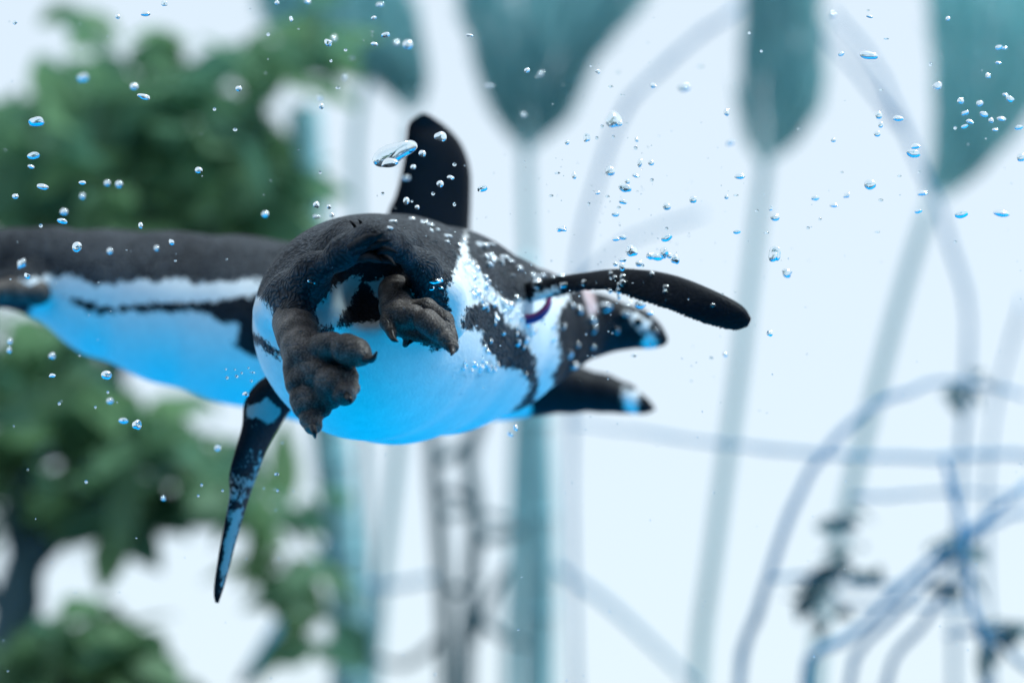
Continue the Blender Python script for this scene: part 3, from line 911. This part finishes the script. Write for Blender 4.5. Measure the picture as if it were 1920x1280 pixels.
shrub('pale thin cane leaning past the narrow plume', 1820, 6.4, [
    ([(1790, 1285, 6.4), (1800, 900, 6.4), (1815, 600, 6.4), (1770, 420, 6.4), (1700, 250, 6.4), (1640, 120, 6.4), (1560, 20, 6.4)], [0.0086, 0.0086, 0.0079, 0.0072, 0.0058]),
    ([(1700, 250, 6.4), (1610, 140, 6.4), (1540, 60, 6.4)], [0.0072, 0.0058, 0.0043])], cat='cane')
shrub('pale arching cane between the broad and narrow plumes', 1100, 6.6, [
    ([(1080, 1285, 6.6), (1070, 800, 6.6), (1085, 480, 6.6), (1160, 230, 6.6), (1260, 110, 6.6), (1390, 10, 6.6)], [0.0086, 0.0086, 0.0086, 0.0079, 0.0072]),
    ([(1075, 540, 6.6), (1180, 450, 6.6), (1320, 400, 6.6)], [0.0072, 0.0058, 0.0043])], cat='cane')
shrub('fine cane curving in the open sky beside the leaning stalk', 1890, 6.2, [
    ([(1860, 1285, 6.2), (1850, 900, 6.2), (1880, 700, 6.2), (1920, 560, 6.2)], [0.0065, 0.0058, 0.0050])], cat='cane')

# ------------------------------------------------------------------ air bubbles
bpy.context.view_layer.update()
trees = []
for b_ in (body1, body2):
    co = np.empty(len(b_.data.vertices) * 3); b_.data.vertices.foreach_get('co', co)
    co = co.reshape(-1, 3) + root_loc(b_)
    trees.append(BVHTree.FromPolygons([Vector(c) for c in co], [list(p.vertices) for p in b_.data.polygons]))


def surf_dist(px, py):
    r_ = P(px, py, 1.0) - CAM
    L = np.linalg.norm(r_)
    best = None
    for t in trees:
        h = t.ray_cast(Vector(CAM), Vector(r_ / L))
        if h[0] is not None:
            dd = h[3] / L
            best = dd if best is None else min(best, dd)
    return best


def ico(sub):
    import bmesh
    bm = bmesh.new(); bmesh.ops.create_icosphere(bm, subdivisions=sub, radius=1.0)
    v = np.array([x.co[:] for x in bm.verts]); f = [[y.index for y in x.verts] for x in bm.faces]
    bm.free()
    return v, f


BM = {}
for kind in ('round', 'dome', 'lump', 'flat'):
    BM[kind] = []
    for i in range(5):
        v, f = ico(3 if kind in ('round',) else 4)
        rg = np.random.default_rng(100 + i)
        n = v.copy()
        amp_ = {'round': .06, 'dome': .10, 'lump': .26, 'flat': .15}[kind]
        disp = np.zeros(len(v))
        for _ in range(7):
            k_ = rg.normal(0, 1, 3) * rg.uniform(1.2, 2.6); disp += np.sin(v @ k_ + rg.uniform(0, 6.28)) / 3
        v = v * (1 + amp_ * disp)[:, None]
        if kind == 'dome':
            z = v[:, 2]; v[:, 2] = np.where(z < 0, z * .45 + .22 * (v[:, 0] ** 2 + v[:, 1] ** 2) - .1, z)
        if kind == 'lump':
            w_ = rg.normal(0, 1, 3); w_ /= np.linalg.norm(w_); s_ = v @ w_
            v = v - np.outer(np.maximum(s_ - .55, 0) * .8, w_)
        me = bpy.data.meshes.new('bubble'); me.from_pydata(v.tolist(), [], f); me.update()
        me.polygons.foreach_set('use_smooth', np.ones(len(f), bool)); me.materials.append(M_BUB)
        BM[kind].append(me)

SPEC = []     # (px, py, w, h, distance or None = on the surface behind it)


def zoomlist(x0, y0, s, items, d=None):
    for it in items:
        x, y, w_ = it[:3]
        h_ = it[3] if len(it) > 3 else w_
        dist = it[4] if len(it) > 4 else d
        SPEC.append((x0 + x / s, y0 + y / s, w_ / s, h_ / s, dist))


FAR, NEAR = 2.52, 1.95
zoomlist(1000, 0, 2.0, [(258, 475, 15), (202, 515, 28, 30), (238, 518, 14), (300, 514, 14), (386, 523, 16), (384, 556, 15), (127, 533, 15), (90, 650, 18, 8), (152, 655, 14, 26), (288, 641, 34),
    (400, 610, 18, 34), (442, 610, 22, 20), (384, 660, 28, 18), (353, 680, 18), (445, 676, 15), (343, 705, 46, 24), (242, 725, 20, 14), (278, 737, 18, 8), (335, 757, 28, 14), (320, 778, 18, 10), (308, 806, 26, 14), (208, 765, 14),
    (107, 858, 36, 14), (502, 774, 28, 26), (600, 748, 26), (500, 858, 14), (500, 895, 40, 26), (310, 898, 28, 20), (334, 892, 26, 18), (367, 944, 40), (435, 958, 30, 24), (462, 964, 50, 18), (492, 945, 34, 40), (510, 958, 20, 20), (535, 975, 30),
    (335, 975, 28, 14), (333, 1000, 22, 30), (308, 990, 16), (396, 988, 24, 20), (410, 996, 14), (563, 330, 42, 20, FAR), (723, 420, 22, 26), (738, 537, 28, 16, FAR), (775, 664, 38, 26), (724, 738, 16), (760, 732, 20, 8), (290, 325, 20, 10), (240, 268, 18, 14), (215, 247, 10),
    (318, 272, 18, 10, FAR), (448, 320, 20, 18), (628, 250, 24, 10, FAR), (1262, 209, 64, 28), (1155, 204, 22, 16), (1260, 62, 26, 10), (1255, 40, 14, 8), (1324, 146, 20, 8), (1120, 55, 24, 20, FAR), (810, 124, 12), (855, 192, 12), (1490, 243, 14), (1515, 322, 32, 24), (1555, 70, 16),
    (1745, 180, 26, 18), (1768, 182, 20, 14), (1743, 237, 22, 12), (1707, 285, 18), (1295, 432, 24, 28), (1303, 468, 18, 22), (1290, 502, 24, 20), (1370, 448, 38, 26), (1304, 338, 18, 8), (1125, 525, 18, 16), (1600, 377, 26, 20), (1674, 388, 24, 20), (1620, 424, 28, 12),
    (1688, 430, 30, 20), (1715, 452, 18), (1755, 448, 32, 20), (1636, 458, 30, 18), (1617, 476, 26, 14), (1582, 480, 14), (1732, 488, 22, 14), (1770, 357, 22, 14), (1787, 371, 30, 14), (1820, 480, 28, 18), (1433, 552, 36, 24), (1423, 578, 48, 30), (1830, 590, 30, 30), (1263, 692, 42, 34),
    (1458, 727, 38, 24), (1303, 751, 20, 12), (1176, 733, 20, 18), (1128, 772, 30, 18), (1057, 745, 28, 18), (907, 815, 32, 24), (892, 780, 14, 18), (838, 790, 16, 10), (1030, 855, 14, 12), (1075, 822, 14, 10), (763, 871, 26, 16), (875, 873, 20, 8), (1604, 807, 46, 28), (1757, 804, 58, 32),
    (1443, 793, 28, 10), (1583, 907, 14, 10), (908, 951, 46, 54), (952, 1022, 34, 28), (885, 1248, 24, 22), (1372, 660, 18, 8), (1446, 645, 12, 8), (1157, 646, 14, 8), (1290, 870, 20, 8)], 2.18)
zoomlist(400, 0, 2.743, [(327, 15, 24, 20), (482, 12, 36, 26, NEAR), (857, 28, 38, 28, NEAR), (401, 97, 20, 26), (825, 95, 28, 20), (592, 218, 38, 30), (618, 198, 30, 26, FAR), (887, 183, 44, 24), (828, 230, 38, 24), (940, 220, 28, 28, FAR), (1000, 230, 50, 44, NEAR), (680, 258, 20, 16),
    (605, 314, 16), (714, 300, 36, 10, FAR), (676, 395, 24, 32, FAR), (641, 453, 28, 14), (548, 500, 26, 26, FAR), (556, 546, 26, 28), (131, 458, 26, 24), (112, 667, 24, 18), (282, 178, 20), (1320, 185, 36, 20), (1424, 440, 44, 14, FAR), (1385, 973, 50, 34), (1163, 705, 56, 42),
    (1075, 790, 36, 30), (1028, 859, 28, 24), (992, 918, 36, 26, FAR), (1220, 916, 38, 26), (1166, 946, 34, 32), (1240, 846, 22, 20), (1130, 996, 20), (1240, 1051, 18, 22), (871, 996, 20, 18), (992, 1033, 30, 36), (1048, 1066, 22), (1022, 1035, 14), (1614, 362, 28, 22), (1685, 380, 26, 22, FAR),
    (1820, 732, 24, 22), (1857, 905, 22, 32), (1770, 890, 30, 12), (1792, 1178, 50, 18), (1738, 1007, 26, 14), (1594, 590, 28, 22, FAR), (527, 1054, 28, 30), (595, 1063, 22), (550, 887, 14), (264, 1100, 36, 28, NEAR)], 2.15)
zoomlist(0, 0, 2.977, [(85, 125, 26, 22), (920, 22, 32, 26), (657, 93, 28, 24), (812, 82, 54, 34), (465, 437, 60, 44, 1.75), (748, 483, 42, 36, NEAR), (802, 540, 68, 30), (1332, 495, 34, 26), (1197, 610, 20), (205, 685, 84, 50), (186, 873, 64, 38), (173, 933, 36, 26), (237, 1042, 62, 28),
    (85, 1096, 34, 26), (460, 1023, 38, 28), (598, 1022, 34, 30, NEAR), (665, 1028, 38, 34, NEAR), (458, 1093, 34, 30, 1.85), (1110, 950, 38, 32), (357, 1182, 42, 34, NEAR), (345, 1237, 52, 28), (228, 1260, 22), (785, 1258, 24, 34), (1480, 1195, 38, 32, NEAR), (1787, 963, 18)], 2.14)
zoomlist(0, 380, 3.2, [(462, 265, 52, 58), (1028, 237, 30), (660, 290, 34, 34, NEAR), (940, 272, 30, 30, NEAR), (1052, 348, 20, 12), (133, 366, 50, 44, NEAR), (165, 437, 36, 28), (58, 830, 32, 32, NEAR), (53, 882, 34, 32, NEAR), (310, 920, 34, 34, NEAR), (313, 1040, 40, 28), (638, 1034, 58, 48), (647, 1137, 18),
    (660, 1188, 40, 32, NEAR), (355, 1205, 20), (1362, 1048, 20, 24), (1420, 1040, 22), (1450, 1020, 16), (1515, 1018, 34, 14), (1475, 1150, 38, 30), (1508, 1068, 18), (1355, 998, 14), (1410, 1000, 12), (1490, 990, 14)], 2.14)
zoomlist(0, 750, 2.416, [(558, 96, 40, 28), (617, 113, 36, 38), (432, 32, 12), (390, 370, 16), (738, 443, 22, 20, NEAR), (913, 384, 14), (1008, 410, 12), (898, 433, 12), (985, 215, 28, 24, NEAR), (1258, 410, 14), (1253, 335, 24, 14)], 2.2)
zoomlist(860, 420, 3.2, [(130, 130, 100, 46), (195, 125, 50, 24), (190, 190, 40, 34), (270, 205, 70, 40), (310, 225, 50, 30), (470, 360, 62, 58), (610, 312, 60, 32), (632, 370, 56, 28), (567, 322, 26), (528, 328, 22), (752, 353, 30, 36), (720, 365, 14, 24), (883, 375, 20), (912, 402, 26), (940, 322, 26), (985, 318, 34),
    (995, 355, 44, 36), (918, 300, 26), (962, 370, 26, 36), (960, 400, 32, 34), (962, 430, 24, 40), (1160, 302, 28, 34), (1135, 298, 18, 24), (1243, 380, 34, 28), (1238, 405, 30, 24), (1242, 463, 12, 24), (1525, 488, 28, 24), (680, 488, 32), (720, 515, 50, 54), (875, 510, 90, 66), (1010, 485, 48, 34), (1000, 535, 70, 36),
    (1092, 480, 66, 50), (1150, 537, 42, 28), (795, 578, 62, 36), (812, 630, 44, 46), (945, 635, 36, 44), (930, 655, 20), (883, 602, 20), (913, 602, 20), (628, 612, 30, 34), (567, 620, 38, 28), (650, 670, 18), (687, 658, 16), (715, 725, 28, 30), (740, 712, 14), (670, 778, 46, 50), (690, 850, 44, 40), (705, 818, 14),
    (805, 735, 30, 28), (830, 737, 18), (445, 635, 46, 48), (350, 705, 50, 44), (400, 695, 48, 36), (388, 738, 26), (215, 592, 28, 30), (98, 570, 20), (265, 660, 36, 24), (335, 567, 26, 20), (330, 620, 22, 16), (500, 555, 34, 48), (190, 700, 30, 28), (155, 738, 30, 24), (172, 765, 30, 34), (565, 695, 44, 18), (452, 1020, 24, 18),
    (488, 1052, 18), (723, 935, 22, 26), (300, 495, 76, 56), (350, 450, 40, 36), (1183, 640, 26, 28), (210, 440, 36), (120, 420, 40), (90, 430, 44, 36), (182, 600, 12, 30), (184, 640, 10, 24), (370, 910, 22), (402, 905, 24, 30), (520, 882, 18), (555, 886, 18)], None)
zoomlist(860, 420, 3.2, [(340, 1218, 30, 36), (1050, 790, 36, 16), (1515, 803, 26, 18), (1597, 780, 26, 28), (310, 1260, 36, 18), (1395, 940, 18, 10)], 2.3)
zoomlist(500, 400, 4.57, [(1052, 130, 60, 40), (1085, 72, 70, 36), (965, 52, 40, 18), (1245, 50, 60, 34), (1330, 75, 36), (1362, 78, 40), (1405, 105, 60, 44), (1410, 150, 36), (1465, 145, 38), (1550, 198, 80, 40), (1570, 160, 26), (1610, 165, 30), (1540, 248, 50, 34), (1450, 243, 30), (1645, 275, 54, 44), (1265, 230, 30), (1182, 132, 24),
    (1690, 240, 40, 70), (500, 648, 14, 12), (380, 590, 70, 40), (90, 332, 36, 30), (130, 480, 12), (575, 292, 12), (430, 30, 60, 30), (560, 15, 40, 34), (1440, 590, 110, 60), (1410, 640, 50, 40), (1490, 640, 50, 34), (1470, 575, 90, 24), (1080, 615, 30), (1135, 635, 16), (1262, 688, 14), (1178, 818, 18), (1105, 760, 12), (360, 575, 14)], None)
zoomlist(500, 560, 4.57, [(292, 280, 26), (362, 585, 24), (1328, 345, 34), (1060, 722, 14), (1590, 660, 16), (1602, 720, 18), (1660, 815, 40, 18)], None)

rgb = np.random.default_rng(11)


def scatter(poly, n, smin_, smax_):
    poly = np.array(poly, float); lo_, hi_ = poly.min(0), poly.max(0); k = 0
    while k < n:
        p = rgb.uniform(lo_, hi_)
        if polysd(p[None], poly)[0] > 0:
            s_ = smin_ + (smax_ - smin_) * rgb.uniform() ** 2.5
            SPEC.append((p[0], p[1], s_, s_ * rgb.uniform(.7, 1.1), None)); k += 1


scatter([(705, 440), (725, 448), (755, 470), (748, 480), (722, 470), (706, 458)], 26, 3.5, 8)       # froth at the tail
scatter([(748, 478), (770, 470), (800, 500), (792, 520), (760, 488)], 14, 2.5, 7)
scatter([(850, 470), (880, 482), (925, 540), (955, 580), (930, 600), (895, 570), (868, 520)], 120, 4, 15)
scatter([(876, 470), (960, 492), (1030, 520), (1000, 530), (915, 505)], 34, 4, 14)
scatter([(868, 680), (890, 665), (910, 668), (938, 688), (925, 700), (885, 712), (870, 705)], 60, 4, 13)
scatter([(930, 560), (985, 575), (1000, 610), (960, 640), (930, 610)], 24, 5, 13)
scatter([(780, 425), (880, 465), (910, 500), (850, 480), (790, 445)], 14, 4, 9)
scatter([(870, 570), (1000, 600), (1100, 690), (960, 740), (880, 640)], 30, 2.5, 7)
SPEC.sort(key=lambda s: -s[2] * s[3])

GROUPS = [
    (lambda x, y: 450 < x < 870 and 380 < y < 640, 'tiny air bubble clinging to the dark rump feathers under the tail', 'bubbles on the rump'),
    (lambda x, y: 840 < x < 1045 and 440 < y < 840, 'air bubble in the froth along the white flank by the flipper band', 'bubbles on the white flank'),
    (lambda x, y: 1045 <= x < 1300 and 500 < y < 720, 'air bubble in front of the dark head and below the stretched flipper', 'bubbles round the head'),
    (lambda x, y: 1045 <= x < 1350 and 180 < y <= 520, 'air bubble in the column rising from the stretched black flipper', 'bubbles rising off the flipper'),
    (lambda x, y: 720 < x < 900 and 200 < y < 450, 'air bubble in front of the upright black flipper', 'bubbles before the raised flipper'),
    (lambda x, y: x < 600 and y < 440, 'air bubble drifting before the dense dark green crown', 'bubbles before the green tree'),
    (lambda x, y: x < 520 and 440 <= y < 720, 'air bubble drifting before the body of the farther penguin', 'bubbles before the farther penguin'),
    (lambda x, y: x < 620 and y >= 700, 'air bubble drifting near the mottled hanging flipper', 'bubbles by the hanging flipper'),
    (lambda x, y: x > 1550, 'air bubble drifting before the lopsided reed plume and leaning stalk', 'bubbles before the lopsided plume'),
    (lambda x, y: x > 1300, 'air bubble drifting around the narrow teardrop reed plume', 'bubbles round the narrow plume'),
    (lambda x, y: True, 'air bubble drifting before the broad and the ragged reed plumes', 'bubbles before the broad plume'),
]


def put_bubble(px, py, w_, h_, dist, kind=None, label=None, group=None, tilt=None):
    on = dist is None
    if on:
        dist = surf_dist(px, py)
        dist = 2.3 if dist is None else dist - min(w_, h_) * .30 * dist / F
    else:
        s_ = surf_dist(px, py)
        if s_ is not None and dist > s_ - .01: dist = s_ - .012
        dist = dist if dist in (FAR, NEAR) else dist + rgb.uniform(-.06, .06)
        if s_ is not None: dist = min(dist, s_ - .012)
    w_, h_ = w_ * 1.12, h_ * 1.12
    a = w_ / h_
    if kind is None:
        kind = 'round' if max(w_, h_) < 8 else ('dome' if a > 1.35 else ('lump' if rgb.uniform() < .45 else 'round'))
        if a > 1.9: kind = 'flat'
    o = bpy.data.objects.new('air_bubble', BM[kind][rgb.integers(5)])
    COL.objects.link(o)
    p = P(px, py, dist); s_ = .5 * dist / F
    o.location = tuple(p)
    o.scale = (w_ * s_, (w_ + h_) / 2 * s_, h_ * s_)
    o.rotation_euler = (PITCH, tilt if tilt is not None else rgb.normal(0, .18), rgb.choice([0.0, math.pi]))
    if label is None:
        for fn, label, group in GROUPS:
            if fn(px, py): break
        adj = {'round': 'round', 'dome': 'dome-shaped', 'lump': 'lumpy', 'flat': 'flattened'}[kind]
        adj = ('larger ' if max(w_, h_) > 13 else 'small ') + adj
        label = label.replace('tiny ', '').replace('air bubble', adj + ' air bubble', 1); group = group + ', ' + adj
    tag(o, label, 'bubble', group)
    return o


put_bubble(747, 285, 78, 32, 2.16, 'lump', 'large tilted flattened air bubble touching the upright black flipper', None, -.5)
put_bubble(731, 308, 32, 20, 2.15, 'dome', 'small air bubble tucked under the large tilted bubble', None, -.2)
put_bubble(1149, 227, 28, 27, 2.25, 'lump', 'lumpy air bubble topping the column above the stretched flipper', None, .5)
put_bubble(1162, 231, 10, 10, 2.24, 'round', 'round little bubble stuck to the lumpy topmost bubble', None)
MAXB = 295
for s_ in SPEC[:MAXB]:
    put_bubble(*s_)

# the rest of the fizz, past counting
V, Fc, o_ = [], [], 0
iv, if_ = ico(2)
rest = SPEC[MAXB:]
for _ in range(330):
    x, y = rgb.uniform(0, 1920), rgb.uniform(0, 1280)
    if rgb.uniform() < .45: x, y = rgb.normal(1180, 170), rgb.normal(420, 150)
    rest.append((x, y, rgb.uniform(1.6, 4.5), rgb.uniform(1.4, 3.5), 2.2 + rgb.uniform(-.25, .2)))
for (x, y, w_, h_, dist) in rest:
    sd_ = surf_dist(x, y)
    if dist is None: dist = (sd_ or 2.3) - w_ * .3 * 2.3 / F
    elif sd_ is not None and dist > sd_ - .004: dist = sd_ - .004
    c = Q(x, y, dist); s_ = .5 * dist / F
    V.append(W(c + iv * np.array([w_, h_, w_]) * s_)); Fc += [[i + o_ for i in q_] for q_ in if_]; o_ += len(iv)
o = mesh_obj('fine_bubbles', np.vstack(V), Fc, M_BUB)
tag(o, 'fizz of pin-sized air bubbles scattered through the water', 'bubbles', None, 'stuff')
